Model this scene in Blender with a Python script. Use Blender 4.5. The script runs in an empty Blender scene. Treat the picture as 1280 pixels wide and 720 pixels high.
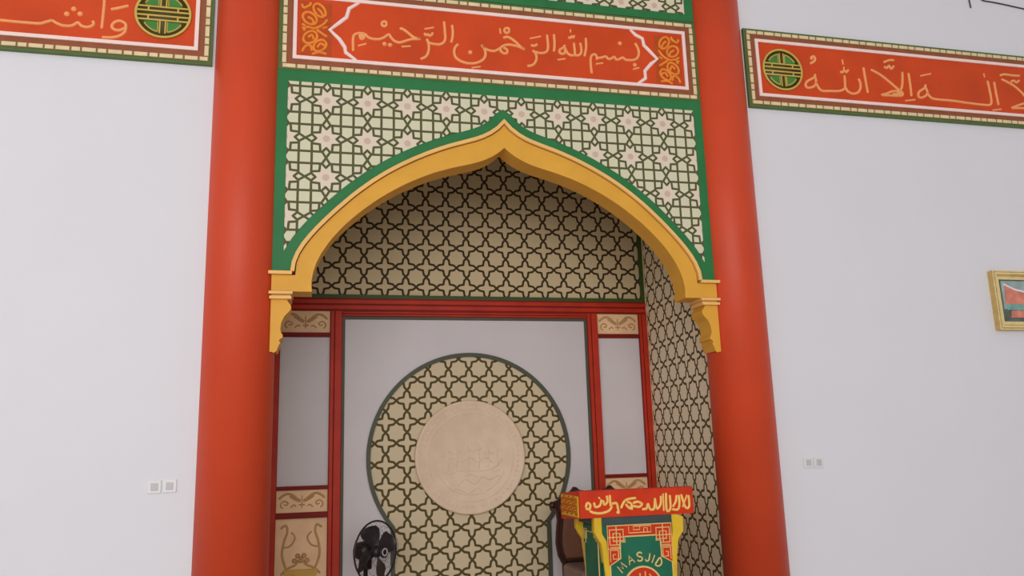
import bpy, bmesh, math
from mathutils import Vector, Matrix
C = bpy.context.scene.collection
PI = math.pi
T = {'OUT':[(1.571,2.836),(1.565,2.909),(1.539,2.978),(1.502,3.044),(1.458,3.105),(1.411,3.163),(1.362,3.218),(1.313,3.27),(1.264,3.32),(1.215,3.367),(1.167,3.413),(1.118,3.456),(1.068,3.497),(1.019,3.536),(0.968,3.573),(0.918,3.608),(0.866,3.641),(0.815,3.672),(0.763,3.701),(0.711,3.729),(0.659,3.755),(0.607,3.78),(0.554,3.803),(0.501,3.825),(0.448,3.846),(0.394,3.865),(0.339,3.883),(0.285,3.901),(0.23,3.92),(0.175,3.943),(0.119,3.974),(0.061,4.018),(0.0,4.084)],
'INN':[(1.424,2.7),(1.428,2.77),(1.417,2.839),(1.396,2.906),(1.366,2.97),(1.329,3.031),(1.289,3.089),(1.244,3.143),(1.198,3.194),(1.15,3.241),(1.101,3.286),(1.052,3.327),(1.002,3.366),(0.953,3.403),(0.903,3.437),(0.853,3.469),(0.803,3.499),(0.753,3.527),(0.703,3.552),(0.653,3.576),(0.604,3.598),(0.553,3.619),(0.503,3.637),(0.453,3.653),(0.403,3.669),(0.353,3.683),(0.304,3.696),(0.254,3.71),(0.205,3.726),(0.156,3.746),(0.106,3.771),(0.055,3.805),(0.0,3.852)],
'MAIN':[[(-1.153,4.562),(-1.155,4.627),(-1.154,4.679),(-1.141,4.702),(-1.114,4.714),(-1.081,4.714),(-1.061,4.707),(-1.044,4.69),(-1.017,4.679),(-0.97,4.678),(-0.929,4.693),(-0.902,4.715),(-0.883,4.731)],[(-1.105,4.706),(-1.101,4.678),(-1.087,4.669),(-1.074,4.682),(-1.069,4.706)],[(-0.883,4.731),(-0.868,4.703),(-0.841,4.676),(-0.803,4.667),(-0.759,4.684),(-0.711,4.703),(-0.642,4.712)],[(-0.803,4.784),(-0.779,4.783),(-0.745,4.76),(-0.711,4.733),(-0.683,4.717),(-0.645,4.71)],[(-0.902,4.814),(-0.908,4.799),(-0.921,4.792),(-0.934,4.797),(-0.939,4.81),(-0.934,4.825),(-0.921,4.832),(-0.908,4.828),(-0.902,4.814)],[(-1.12,4.609),(-1.057,4.633)],[(-0.79,4.634),(-0.718,4.645)],[(-0.593,4.718),(-0.581,4.69),(-0.576,4.645),(-0.584,4.599),(-0.605,4.564),(-0.644,4.543)],[(-0.61,4.8),(-0.536,4.821)],[(-0.61,4.766),(-0.6,4.748),(-0.582,4.757),(-0.572,4.745),(-0.551,4.76),(-0.547,4.776)],[(-0.581,4.69),(-0.555,4.681),(-0.517,4.679),(-0.503,4.678),(-0.468,4.693),(-0.448,4.729),(-0.449,4.797),(-0.455,4.88)],[(-0.392,4.856),(-0.386,4.803),(-0.39,4.749),(-0.401,4.703)],[(-0.345,4.697),(-0.369,4.668),(-0.378,4.63),(-0.368,4.585),(-0.329,4.555),(-0.273,4.541),(-0.217,4.546),(-0.166,4.569),(-0.133,4.606),(-0.129,4.652),(-0.142,4.689),(-0.16,4.709)],[(-0.16,4.709),(-0.135,4.682),(-0.1,4.667),(-0.056,4.665),(-0.012,4.69),(0.017,4.716),(0.054,4.729),(0.09,4.73),(0.134,4.723)],[(0.019,4.785),(0.056,4.797),(0.092,4.781),(0.128,4.753),(0.156,4.725),(0.196,4.702)],[(0.134,4.724),(0.17,4.712),(0.196,4.702)],[(-0.009,4.69),(-0.002,4.668),(0.023,4.651),(0.048,4.661),(0.046,4.688),(0.017,4.7)],[(-0.242,4.505),(-0.171,4.521)],[(0.072,4.855),(0.066,4.839),(0.051,4.831),(0.037,4.836),(0.031,4.851),(0.038,4.867),(0.052,4.874),(0.067,4.869),(0.072,4.855)],[(-0.006,4.864),(-0.0,4.818)],[(0.258,4.7),(0.283,4.675),(0.289,4.629),(0.269,4.585),(0.239,4.565),(0.209,4.561)],[(0.245,4.745),(0.274,4.74),(0.301,4.758)],[(0.273,4.688),(0.302,4.684),(0.309,4.681),(0.354,4.687),(0.381,4.708),(0.39,4.755),(0.385,4.85)],[(0.443,4.858),(0.446,4.779),(0.437,4.704)],[(0.238,4.801),(0.332,4.829)],[(0.532,4.773),(0.521,4.749),(0.489,4.727),(0.486,4.703),(0.505,4.691),(0.528,4.703),(0.535,4.741)],[(0.533,4.75),(0.547,4.709),(0.573,4.688),(0.604,4.686)],[(0.61,4.799),(0.615,4.72),(0.616,4.69),(0.65,4.695),(0.669,4.72),(0.671,4.763),(0.664,4.804)],[(0.715,4.852),(0.713,4.767),(0.695,4.685)],[(0.586,4.915),(0.587,4.887)],[(0.566,4.847),(0.58,4.837),(0.594,4.854),(0.607,4.843),(0.617,4.866)],[(0.463,4.636),(0.531,4.652)],[(0.751,4.541),(0.746,4.61),(0.749,4.676),(0.764,4.705),(0.788,4.712),(0.8,4.695),(0.804,4.676),(0.79,4.675)],[(0.804,4.681),(0.841,4.689),(0.879,4.702),(0.901,4.682),(0.929,4.69),(0.953,4.706),(0.97,4.684),(1.0,4.691),(1.027,4.706),(1.054,4.689),(1.11,4.691),(1.154,4.712),(1.173,4.762),(1.165,4.809),(1.144,4.847)],[(0.788,4.628),(0.853,4.643)],[(1.11,4.609),(1.167,4.628)]],
'MAIN_DOTS':[(-0.918,4.646),(-0.876,4.641),(-1.088,4.694),(-0.25,4.637),(1.011,4.833),(1.131,4.651)],
'ZIGL':[(-1.108,4.974),(-1.187,4.914),(-1.206,4.838),(-1.258,4.789),(-1.329,4.721),(-1.256,4.651),(-1.216,4.59),(-1.209,4.547),(-1.13,4.49)],
'ZIGR':[(1.109,4.967),(1.153,4.923),(1.213,4.895),(1.223,4.834),(1.268,4.79),(1.334,4.721),(1.279,4.676),(1.217,4.604),(1.218,4.538),(1.144,4.484)],
'SCR':[[(-1.429,4.77),(-1.451,4.753),(-1.482,4.755),(-1.512,4.774),(-1.528,4.804),(-1.524,4.832),(-1.503,4.849),(-1.471,4.848),(-1.442,4.828),(-1.426,4.799),(-1.429,4.77)],[(-1.37,4.826),(-1.393,4.819),(-1.421,4.832),(-1.443,4.861),(-1.452,4.894),(-1.443,4.919),(-1.42,4.927),(-1.392,4.913),(-1.369,4.885),(-1.361,4.851),(-1.37,4.826)],[(-1.424,4.679),(-1.421,4.651),(-1.437,4.62),(-1.466,4.6),(-1.496,4.597),(-1.517,4.613),(-1.52,4.642),(-1.504,4.672),(-1.476,4.693),(-1.445,4.696),(-1.424,4.679)],[(-1.358,4.62),(-1.353,4.594),(-1.366,4.565),(-1.392,4.543),(-1.42,4.536),(-1.441,4.548),(-1.445,4.574),(-1.433,4.604),(-1.407,4.626),(-1.379,4.632),(-1.358,4.62)],[(-1.538,4.916),(-1.522,4.885),(-1.479,4.911),(-1.474,4.934)],[(-1.533,4.713),(-1.49,4.728),(-1.441,4.722),(-1.383,4.756),(-1.349,4.803)],[(-1.492,4.811),(-1.457,4.792),(-1.447,4.755)],[(-1.424,4.89),(-1.394,4.86),(-1.379,4.822)],[(-1.488,4.641),(-1.46,4.666),(-1.444,4.629)],[(-1.419,4.566),(-1.395,4.601),(-1.365,4.587)],[(-1.426,4.713),(-1.391,4.689),(-1.347,4.66)],[(-1.529,4.523),(-1.506,4.569),(-1.468,4.578),(-1.457,4.535)],[(-1.457,4.508),(-1.408,4.529),(-1.35,4.52)],[(-1.382,4.728),(-1.348,4.743)],[(-1.534,4.751),(-1.51,4.732),(-1.518,4.693)]],
'RIGHT':[[(2.778,4.807),(2.82,4.832),(2.834,4.86),(2.82,4.88),(2.796,4.865),(2.805,4.847)],[(2.817,4.711),(2.802,4.678),(2.731,4.636),(2.711,4.598),(2.73,4.577),(2.781,4.588),(2.818,4.627),(2.814,4.69)],[(2.814,4.643),(2.835,4.587),(2.87,4.559),(2.948,4.563),(3.037,4.57),(3.09,4.592),(3.105,4.619),(3.112,4.725)],[(3.105,4.619),(3.122,4.579),(3.169,4.556),(3.227,4.571),(3.257,4.61),(3.264,4.664),(3.25,4.705)],[(3.316,4.817),(3.32,4.722),(3.329,4.574)],[(3.108,4.874),(3.111,4.826)],[(3.072,4.759),(3.093,4.75),(3.113,4.768),(3.134,4.757),(3.159,4.782)],[(3.115,4.805),(3.113,4.768)],[(3.388,4.804),(3.48,4.762),(3.574,4.695),(3.646,4.636),(3.684,4.612)],[(3.718,4.809),(3.7,4.689),(3.668,4.627),(3.585,4.61),(3.524,4.584),(3.464,4.566)],[(3.684,4.618),(3.685,4.58),(3.614,4.57),(3.464,4.566)],[(3.631,4.608),(3.675,4.592),(3.581,4.583)],[(3.781,4.804),(3.783,4.696),(3.78,4.577)],[(3.706,4.529),(3.814,4.548)],[(3.531,4.885),(3.593,4.912),(3.646,4.917)],[(3.532,4.847),(3.559,4.833),(3.585,4.857),(3.604,4.829),(3.638,4.862)],[(3.946,4.705),(3.933,4.671),(3.868,4.628),(3.855,4.584),(3.883,4.572),(3.933,4.595),(3.956,4.63),(3.942,4.677)],[(3.95,4.629),(3.984,4.583),(4.041,4.569),(4.208,4.568),(4.375,4.559),(4.544,4.553),(4.618,4.558),(4.642,4.59),(4.644,4.673),(4.635,4.799)],[(4.708,4.794),(4.709,4.689),(4.717,4.563)],[(4.64,4.507),(4.741,4.524)],[(3.903,4.786),(4.02,4.817)],[(4.604,4.869),(4.61,4.831)],[(4.795,4.829),(4.906,4.783),(4.984,4.727),(5.028,4.68),(5.082,4.612)],[(4.857,4.545),(4.944,4.579),(5.013,4.601),(5.082,4.612)],[(4.857,4.545),(4.964,4.551),(5.079,4.562),(5.105,4.597),(5.139,4.802)],[(4.783,4.862),(4.836,4.88),(4.936,4.877),(5.012,4.881)],[(4.898,4.81),(4.932,4.824),(4.961,4.809),(4.997,4.833)]],
'LEFT':[[(-3.711,4.575),(-3.551,4.573),(-3.458,4.571),(-3.364,4.571),(-3.302,4.573),(-3.265,4.587),(-3.225,4.606)],[(-3.225,4.606),(-3.195,4.586),(-3.149,4.572),(-3.099,4.577),(-3.065,4.603),(-3.055,4.601),(-3.035,4.582),(-3.002,4.575),(-2.97,4.588),(-2.959,4.607),(-2.967,4.629)],[(-2.908,4.949),(-2.901,4.8),(-2.901,4.721),(-2.905,4.573)],[(-2.75,4.597),(-2.787,4.573),(-2.826,4.577),(-2.84,4.602),(-2.823,4.632),(-2.791,4.645),(-2.757,4.631),(-2.748,4.605),(-2.753,4.565),(-2.784,4.531),(-2.835,4.512),(-2.9,4.508)],[(-2.855,4.728),(-2.797,4.747),(-2.739,4.77)]],
'LEFT_DOTS':[(-3.137,4.665),(-3.095,4.707),(-3.052,4.674)],
'BRK':[(1.561,2.659),(1.59,2.633),(1.578,2.615),(1.563,2.596),(1.563,2.571),(1.576,2.552),(1.606,2.52),(1.626,2.476),(1.631,2.432),(1.627,2.407),(1.614,2.389),(1.614,2.37),(1.631,2.36),(1.638,2.348),(1.628,2.333),(1.637,2.32),(1.647,2.293),(1.653,2.276),(1.67,2.264),(1.685,2.271)],
'P_LET':[[(0.728,0.731),(0.74,0.766),(0.764,0.738),(0.776,0.773),(0.792,0.736)],[(0.81,0.748),(0.828,0.797),(0.85,0.755)],[(0.816,0.766),(0.844,0.771)],[(0.93,0.805),(0.91,0.816),(0.891,0.803),(0.903,0.784),(0.922,0.769),(0.916,0.751),(0.891,0.753)],[(0.97,0.798),(0.973,0.762),(0.962,0.744),(0.942,0.754)],[(1.01,0.778),(0.995,0.738)],[(1.045,0.767),(1.021,0.718)],[(1.045,0.767),(1.075,0.751),(1.068,0.724),(1.021,0.718)]],
'P_CAL':[[(0.499,1.144),(0.511,1.175),(0.533,1.164),(0.526,1.133),(0.498,1.139)],[(0.526,1.122),(0.559,1.106),(0.615,1.101),(0.672,1.116),(0.697,1.146)],[(0.562,1.178),(0.572,1.146),(0.606,1.155),(0.62,1.196)],[(0.631,1.191),(0.64,1.159),(0.664,1.179),(0.661,1.221)],[(0.684,1.225),(0.686,1.162),(0.696,1.136)],[(0.697,1.162),(0.732,1.165),(0.741,1.129),(0.745,1.097),(0.729,1.108)],[(0.764,1.128),(0.802,1.183),(0.883,1.196)],[(0.8,1.157),(0.833,1.125),(0.846,1.155),(0.813,1.173)],[(0.844,1.114),(0.857,1.139),(0.903,1.132),(0.927,1.152),(0.893,1.169),(0.858,1.16)],[(0.925,1.115),(0.96,1.119),(0.973,1.15),(0.988,1.113),(1.018,1.116),(1.028,1.174)],[(1.029,1.19),(1.041,1.115),(1.072,1.146),(1.077,1.204)],[(1.095,1.219),(1.093,1.097)],[(1.119,1.223),(1.116,1.102),(1.146,1.111),(1.148,1.206)],[(1.165,1.121),(1.191,1.157),(1.201,1.204)],[(1.158,1.105),(1.205,1.103),(1.22,1.15),(1.218,1.204)],[(1.237,1.208),(1.265,1.116),(1.295,1.12),(1.296,1.2)],[(1.242,1.117),(1.284,1.201)],[(0.598,1.213),(0.609,1.202)]]}

# ------------------------------------------------------------------ materials
def lin(c):
    return tuple(((v/255)/12.92 if v/255 <= .04045 else ((v/255+.055)/1.055)**2.4) for v in c)
def new_mat(name, rough=.5, spec=.3):
    m = bpy.data.materials.new(name); m.use_nodes = True
    b = m.node_tree.nodes['Principled BSDF']
    b.inputs['Roughness'].default_value = rough
    b.inputs['Specular IOR Level'].default_value = spec
    return m, m.node_tree, b
def paint(name, rgb, rough=.5, spec=.3, var=.05, scale=3.0, metal=0.0, bump=0.0, bscale=60):
    """one paint colour with a little procedural unevenness"""
    m, nt, b = new_mat(name, rough, spec)
    b.inputs['Metallic'].default_value = metal
    pos = nt.nodes.new('ShaderNodeNewGeometry')
    nz = nt.nodes.new('ShaderNodeTexNoise'); nz.inputs['Scale'].default_value = scale
    nz.inputs['Detail'].default_value = 3
    nt.links.new(pos.outputs['Position'], nz.inputs['Vector'])
    ramp = nt.nodes.new('ShaderNodeValToRGB')
    c = rgb
    ramp.color_ramp.elements[0].position = .3; ramp.color_ramp.elements[1].position = .7
    ramp.color_ramp.elements[0].color = (*[v*(1-var) for v in c], 1)
    ramp.color_ramp.elements[1].color = (*[min(1, v*(1+var)) for v in c], 1)
    nt.links.new(nz.outputs['Fac'], ramp.inputs['Fac'])
    nt.links.new(ramp.outputs['Color'], b.inputs['Base Color'])
    if bump:
        n2 = nt.nodes.new('ShaderNodeTexNoise'); n2.inputs['Scale'].default_value = bscale
        nt.links.new(pos.outputs['Position'], n2.inputs['Vector'])
        bp = nt.nodes.new('ShaderNodeBump'); bp.inputs['Strength'].default_value = bump
        bp.inputs['Distance'].default_value = .01
        nt.links.new(n2.outputs['Fac'], bp.inputs['Height'])
        nt.links.new(bp.outputs['Normal'], b.inputs['Normal'])
    return m

class NB:
    """small expression builder over shader math nodes"""
    def __init__(s, nt): s.nt = nt
    def m(s, op, *a):
        n = s.nt.nodes.new('ShaderNodeMath'); n.operation = op
        for i, v in enumerate(a):
            if isinstance(v, (int, float)): n.inputs[i].default_value = v
            else: s.nt.links.new(v, n.inputs[i])
        return n.outputs[0]
    def fold(s, v, off, p):
        t = s.m('DIVIDE', s.m('SUBTRACT', v, off), p)
        return s.m('ABSOLUTE', s.m('SUBTRACT', s.m('FRACT', s.m('ADD', t, 100.5)), .5))
    def seg(s, u, v, a, b):
        bx, by = b[0]-a[0], b[1]-a[1]; L = bx*bx+by*by
        px, py = s.m('SUBTRACT', u, a[0]), s.m('SUBTRACT', v, a[1])
        d = s.m('ADD', s.m('MULTIPLY', px, bx/L), s.m('MULTIPLY', py, by/L))
        h = s.m('MINIMUM', s.m('MAXIMUM', d, 0.0), 1.0)
        ex = s.m('SUBTRACT', px, s.m('MULTIPLY', h, bx)); ey = s.m('SUBTRACT', py, s.m('MULTIPLY', h, by))
        return s.m('SQRT', s.m('ADD', s.m('MULTIPLY', ex, ex), s.m('MULTIPLY', ey, ey)))
def lattice(name, kind, axes, off, p, cell, line, hw, star=None, spot=None):
    """kind 'cross': star-and-cross tiling; kind 'star': eight-pointed star lattice"""
    m, nt, b = new_mat(name, .6, .2)
    nb = NB(nt)
    g = nt.nodes.new('ShaderNodeNewGeometry'); sp = nt.nodes.new('ShaderNodeSeparateXYZ')
    nt.links.new(g.outputs['Position'], sp.inputs[0])
    a = nb.fold(sp.outputs[axes[0]], off[0], p[0]); c = nb.fold(sp.outputs[axes[1]], off[1], p[1])
    u, v = nb.m('MAXIMUM', a, c), nb.m('MINIMUM', a, c)
    if kind == 'cross':
        S = [((.5, 0), (.368, .122)), ((.368, .122), (.158, .158))]
    else:
        S = [((.5, 0), (.348, .095)), ((.348, .095), (.245, 0)), ((.348, .095), (.345, .345)),
             ((.345, .345), (.5, .345)), ((.155, .155), (.345, .138))]
    d = None
    for s in S:
        e = nb.seg(u, v, *s); d = e if d is None else nb.m('MINIMUM', d, e)
    mask = nb.m('LESS_THAN', d, hw)
    def mix(f, A, B):
        n = nt.nodes.new('ShaderNodeMix'); n.data_type = 'RGBA'
        nt.links.new(f, n.inputs[0])
        for i, q in ((6, A), (7, B)):
            if isinstance(q, tuple): n.inputs[i].default_value = (*q, 1)
            else: nt.links.new(q, n.inputs[i])
        return n.outputs[2]
    col = cell
    if star:
        f1 = nb.m('GREATER_THAN', v, nb.m('MULTIPLY', nb.m('SUBTRACT', u, .245), .818))
        f2 = nb.m('LESS_THAN', v, nb.m('SUBTRACT', .178, nb.m('MULTIPLY', u, .15)))
        col = mix(nb.m('MULTIPLY', f1, f2), cell, star)
        rr = nb.m('SQRT', nb.m('ADD', nb.m('MULTIPLY', u, u), nb.m('MULTIPLY', v, v)))
        col = mix(nb.m('LESS_THAN', rr, .085), col, spot)
    nt.links.new(mix(mask, col, line), b.inputs['Base Color'])
    return m

M = {}
def mk():
    M['wall'] = paint('white wall paint', (.80, .797, .835), .75, .15, .012, 1.2)
    M['ceil'] = paint('ceiling paint', (.82, .82, .82), .8, .1, .01)
    M['tile'] = paint('floor tile', (.55, .50, .46), .45, .3, .06)
    M['red'] = paint('column red lacquer', (.68, .068, .019), .44, .34, .05, 1.5)
    M['gold'] = paint('arch gold paint', (.79, .40, .045), .5, .3, .05, 5)
    M['goldl'] = paint('pale gold paint', (.90, .54, .17), .5, .3, .04, 5)
    M['green'] = paint('green border paint', (.025, .195, .058), .5, .3, .08, 4)
    M['dgreen'] = paint('dark green border', (.050, .088, .018), .5, .3, .1, 6)
    M['edge'] = paint('olive green edge', (.10, .16, .045), .5, .3, .08, 6)
    M['bead'] = paint('cream bead', (.83, .68, .40), .5, .3, .1, 12)
    M['beadgap'] = paint('bead gap brown', (.30, .19, .08), .6, .2, .1, 12)
    M['maroon'] = paint('brown red band', (.32, .10, .045), .55, .2, .1, 8)
    M['pinkw'] = paint('pale line paint', (1.0, .78, .72), .5, .3, .03, 8)
    M['bred'] = paint('banner red', (.67, .070, .012), .5, .25, .12, 2.2)
    M['letter'] = paint('letter gold', (1.0, .42, .15), .45, .3, .06, 8)
    M['scroll'] = paint('scroll orange', (.90, .28, .035), .45, .3, .1, 20)
    M['scrollbg'] = paint('scroll ground', (.52, .075, .010), .5, .25, .1, 20)
    M['rgold'] = paint('roundel gold', (.62, .46, .10), .45, .3, .06, 12)
    M['rgreen'] = paint('roundel green', (.06, .25, .045), .5, .3, .08, 12)
    M['rdark'] = paint('roundel dark', (.085, .060, .010), .5, .3, .08, 12)
    M['frame'] = paint('panelling red', (.52, .032, .010), .5, .25, .12, 5)
    M['framed'] = paint('panelling groove red', (.24, .014, .007), .55, .2, .1, 5)
    M['grey'] = paint('pale grey panel', (.70, .65, .655), .5, .3, .03, 2)
    M['greyring'] = paint('grey green edge', (.085, .088, .055), .5, .3, .08, 6)
    M['tan'] = paint('tan ornament ground', (.97, .61, .35), .5, .25, .1, 6)
    M['tanline'] = paint('ornament relief brown', (.54, .33, .13), .5, .25, .1, 15)
    M['ochre'] = paint('ochre ornament', (.66, .40, .085), .5, .25, .1, 10)
    M['plaque'] = paint('plaque cream', (.84, .64, .46), .5, .25, .05, 8)
    M['plaquel'] = paint('plaque relief', (.88, .68, .53), .45, .3, .05, 8)
    M['fan'] = paint('black plastic', (.022, .016, .017), .4, .4, .1, 8)
    M['fanb'] = paint('fan blade', (.030, .021, .022), .35, .4, .1, 8)
    M['yellow'] = paint('pulpit yellow', (.80, .52, .035),.5, .15, .1, 8)
    M['cream'] = paint('pulpit cream line', (.85, .60, .22), .45, .3, .06, 8)
    M['pgreen'] = paint('pulpit green', (.020, .155, .085),.5, .15, .12, 6)
    M['pred'] = paint('pulpit red', (.66, .045, .012),.5, .15, .1, 8)
    M['pgold'] = paint('pulpit lettering', (1.0, .62, .16), .4, .35, .1, 20)
    M['teal'] = paint('pulpit dark band', (.045, .075, .07), .5, .3, .1, 8)
    M['wood'] = paint('dark red wood', (.045, .012, .010), .35, .4, .15, 8)
    M['leather'] = paint('brown leather', (.19, .080, .045), .45, .35, .12, 6, bump=.2, bscale=80)
    M['leather2'] = paint('seat leather', (.25, .16, .13), .45, .35, .12, 6)
    M['plastic'] = paint('white plastic', (.82, .81, .81), .4, .4, .02)
    M['plasticg'] = paint('grey plastic', (.60, .59, .59), .5, .3, .05)
    M['plasticd'] = paint('dark grey cord sheath', (.06, .06, .065), .5, .3, .05)
    M['dark'] = paint('dark slot', (.03, .03, .033), .6, .2, .05)
    M['frgold'] = paint('picture frame gold', (.62, .42, .13), .35, .5, .12, 20)
    M['frgold2'] = paint('picture frame light gold', (.82, .66, .30), .35, .5, .1, 20)
    M['sky'] = paint('painted sky', (.33, .43, .42), .3, .5, .25, 9)
    M['coral'] = paint('painted coral', (.75, .25, .17), .3, .5, .25, 12)
    M['cwhite'] = paint('painted white', (.95, .85, .85), .3, .5, .05)
    M['ptl'] = paint('painted teal', (.20, .42, .36), .3, .5, .25, 14)
    M['pdk'] = paint('painted dark green', (.10, .13, .11), .3, .5, .35, 14)
    LN = (.085, .075, .030)
    M['spandrel'] = lattice('star lattice', 'star', (0, 2), (.149, 4.146), (.2980, .2990), (.72, .70, .49), (.105, .105, .045), .030, (.80, .70, .54), (.68, .50, .38))
    M['toplat'] = lattice('star lattice of the top panel', 'star', (0, 2), (.149, 5.212), (.2980, .2990), (.72, .70, .49), (.105, .105, .045), .030, (.80, .70, .54), (.68, .50, .38))
    M['niche'] = lattice('star and cross lattice', 'cross', (0, 2), (-.010, 3.083), (.1925, .1925), (.69, .545, .32), (.060, .034, .009), .053)
    M['key'] = lattice('star and cross lattice of the keyhole', 'cross', (0, 2), (-.006, 1.655), (.1915, .1885), (.70, .575, .375), (.10, .070, .018), .055)
    M['side'] = lattice('star and cross lattice of the side wall', 'cross', (1, 2), (.80, 2.505), (.1925, .1925), (.93, .79, .56), (.11, .075, .022), .055)
mk()

# ------------------------------------------------------------------ mesh helpers
class MB:
    def __init__(s): s.v = []; s.f = []; s.mi = []; s.sm = []
    def add(s, vs, fs, mi=0, smooth=False):
        n = len(s.v); s.v += [tuple(q) for q in vs]
        for f in fs: s.f.append([i+n for i in f]); s.mi.append(mi); s.sm.append(smooth)
        return s
    def box(s, x0, x1, y0, y1, z0, z1, mi=0, b=0.0):
        if b <= 0:
            vs = [(x, y, z) for x in (x0, x1) for y in (y0, y1) for z in (z0, z1)]
            return s.add(vs, [(0, 1, 3, 2), (4, 6, 7, 5), (0, 4, 5, 1), (2, 3, 7, 6), (0, 2, 6, 4), (1, 5, 7, 3)], mi)
        bm = bmesh.new(); bmesh.ops.create_cube(bm, size=1)
        for v in bm.verts: v.co = Vector(((x0+x1)/2+v.co.x*(x1-x0), (y0+y1)/2+v.co.y*(y1-y0), (z0+z1)/2+v.co.z*(z1-z0)))
        bmesh.ops.bevel(bm, geom=bm.edges[:], offset=b, segments=2, affect='EDGES', profile=.5)
        return s.bm(bm, mi)
    def bm(s, bm, mi=0, smooth=False):
        bm.verts.index_update()
        s.add([v.co[:] for v in bm.verts], [[v.index for v in f.verts] for f in bm.faces], mi, smooth); bm.free(); return s
    def prism(s, pts, y0, y1, mi=0, bev=0.0):
        """polygon in the XZ plane given depth from y0 (front) to y1"""
        A = sum(pts[i][0]*pts[(i+1) % len(pts)][1]-pts[(i+1) % len(pts)][0]*pts[i][1] for i in range(len(pts)))
        if A < 0: pts = pts[::-1]
        n = len(pts)
        if bev > 0:
            ins = offset(pts, -bev, True)
            vs = [(x, y0, z) for x, z in ins]+[(x, y0+bev, z) for x, z in pts]+[(x, y1, z) for x, z in pts]
            fs = [list(range(n)), [2*n+i for i in range(n)][::-1]]
            for i in range(n):
                j = (i+1) % n
                fs += [[i, n+i, n+j, j], [n+i, 2*n+i, 2*n+j, n+j]]
            return s.add(vs, fs, mi)
        vs = [(x, y0, z) for x, z in pts]+[(x, y1, z) for x, z in pts]
        fs = [list(range(n)), [n+i for i in range(n)][::-1]]+[[i, n+i, n+(i+1) % n, (i+1) % n] for i in range(n)]
        return s.add(vs, fs, mi)
    def band(s, a, b, y0, y1, mi=0, closed=False):
        """strip between two matched outlines in XZ, with depth"""
        n = len(a); vs = []
        for (x, z), (x2, z2) in zip(a, b): vs += [(x, y0, z), (x2, y0, z2), (x, y1, z), (x2, y1, z2)]
        fs = []
        for i in range(n if closed else n-1):
            p, q = 4*i, 4*((i+1) % n)
            fs += [[p, q, q+1, p+1], [p+2, p+3, q+3, q+2], [p, p+2, q+2, q], [p+1, q+1, q+3, p+3]]
        if not closed: fs += [[0, 1, 3, 2], [4*n-4, 4*n-2, 4*n-1, 4*n-3]]
        return s.add(vs, fs, mi)
    def ring(s, x0, x1, z0, z1, w, y0, y1, mi=0):
        o = [(x0, z0), (x1, z0), (x1, z1), (x0, z1)]; i = [(x0+w, z0+w), (x1-w, z0+w), (x1-w, z1-w), (x0+w, z1-w)]
        return s.band(o, i, y0, y1, mi, True)
    def stroke(s, pts, w, y0, h, mi=0, smooth=True, taper=False):
        """raised brush stroke on the plane y=y0, standing h proud towards -Y"""
        P = catmull(pts) if smooth and len(pts) > 2 else [Vector((*q, 0)).xy for q in pts]
        P = [Vector(q) for q in P]; n = len(P); vs = []; fs = []
        prof = [(-1, 0), (-.75, .7), (-.3, 1), (.3, 1), (.75, .7), (1, 0)]; k = len(prof)
        for i in range(n):
            t = (P[min(i+1, n-1)]-P[max(i-1, 0)])
            if t.length < 1e-7: t = Vector((1, 0))
            t.normalize(); nn = Vector((-t.y, t.x))
            e = 1.0
            if i in (0, n-1): e = .7
            q = P[i]
            for a, b in prof:
                vs.append((q.x+nn.x*a*w/2*e, y0-b*h*e, q.y+nn.y*a*w/2*e))
        for i in range(n-1):
            for j in range(k-1):
                a = i*k+j; fs.append([a, a+1, a+k+1, a+k])
        fs.append(list(range(k))); fs.append([(n-1)*k+j for j in range(k)][::-1])
        return s.add(vs, fs, mi)
    def dot(s, c, r, y0, h, mi=0):
        n = 10; vs = [(c[0]+r*math.cos(2*PI*i/n), y0, c[1]+r*math.sin(2*PI*i/n)) for i in range(n)]
        vs += [(c[0]+.6*r*math.cos(2*PI*i/n), y0-h, c[1]+.6*r*math.sin(2*PI*i/n)) for i in range(n)]
        return s.add(vs, [[i, (i+1) % n, n+(i+1) % n, n+i] for i in range(n)]+[list(range(n, 2*n))], mi)
    def tube(s, pts, r, mi=0, seg=8, closed=False):
        P = [Vector(q) for q in pts]; n = len(P); vs = []; fs = []
        R = r if isinstance(r, (list, tuple)) else [r]*n
        up = None
        for i in range(n):
            t = (P[(i+1) % n]-P[i-1]) if closed else (P[min(i+1, n-1)]-P[max(i-1, 0)])
            t.normalize()
            if up is None: up = t.orthogonal().normalized()
            up = (up-t*up.dot(t)); up = up.normalized() if up.length > 1e-6 else t.orthogonal().normalized()
            w = t.cross(up)
            for j in range(seg):
                a = 2*PI*j/seg; vs.append(P[i]+(up*math.cos(a)+w*math.sin(a))*R[i])
        for i in range(n if closed else n-1):
            for j in range(seg):
                a, b = i*seg, ((i+1) % n)*seg
                fs.append([a+j, a+(j+1) % seg, b+(j+1) % seg, b+j])
        if not closed: fs += [list(range(seg))[::-1], [(n-1)*seg+j for j in range(seg)]]
        return s.add(vs, fs, mi, True)
    def lathe(s, prof, c, axis='Z', seg=48, mi=0, smooth=True):
        """profile of (radius, height) turned about an axis through c; axis 'Y' turns towards -Y"""
        vs = []; fs = []; n = len(prof)
        for i in range(seg):
            a = 2*PI*i/seg
            for r, h in prof:
                if axis == 'Z': vs.append((c[0]+r*math.cos(a), c[1]+r*math.sin(a), c[2]+h))
                else: vs.append((c[0]+r*math.cos(a), c[1]-h, c[2]+r*math.sin(a)))
        for i in range(seg):
            for j in range(n-1):
                a, b = i*n, ((i+1) % seg)*n
                fs.append([a+j, b+j, b+j+1, a+j+1])
        fs += [[i*n for i in range(seg)][::-1], [i*n+n-1 for i in range(seg)]]
        return s.add(vs, fs, mi, smooth)
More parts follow.
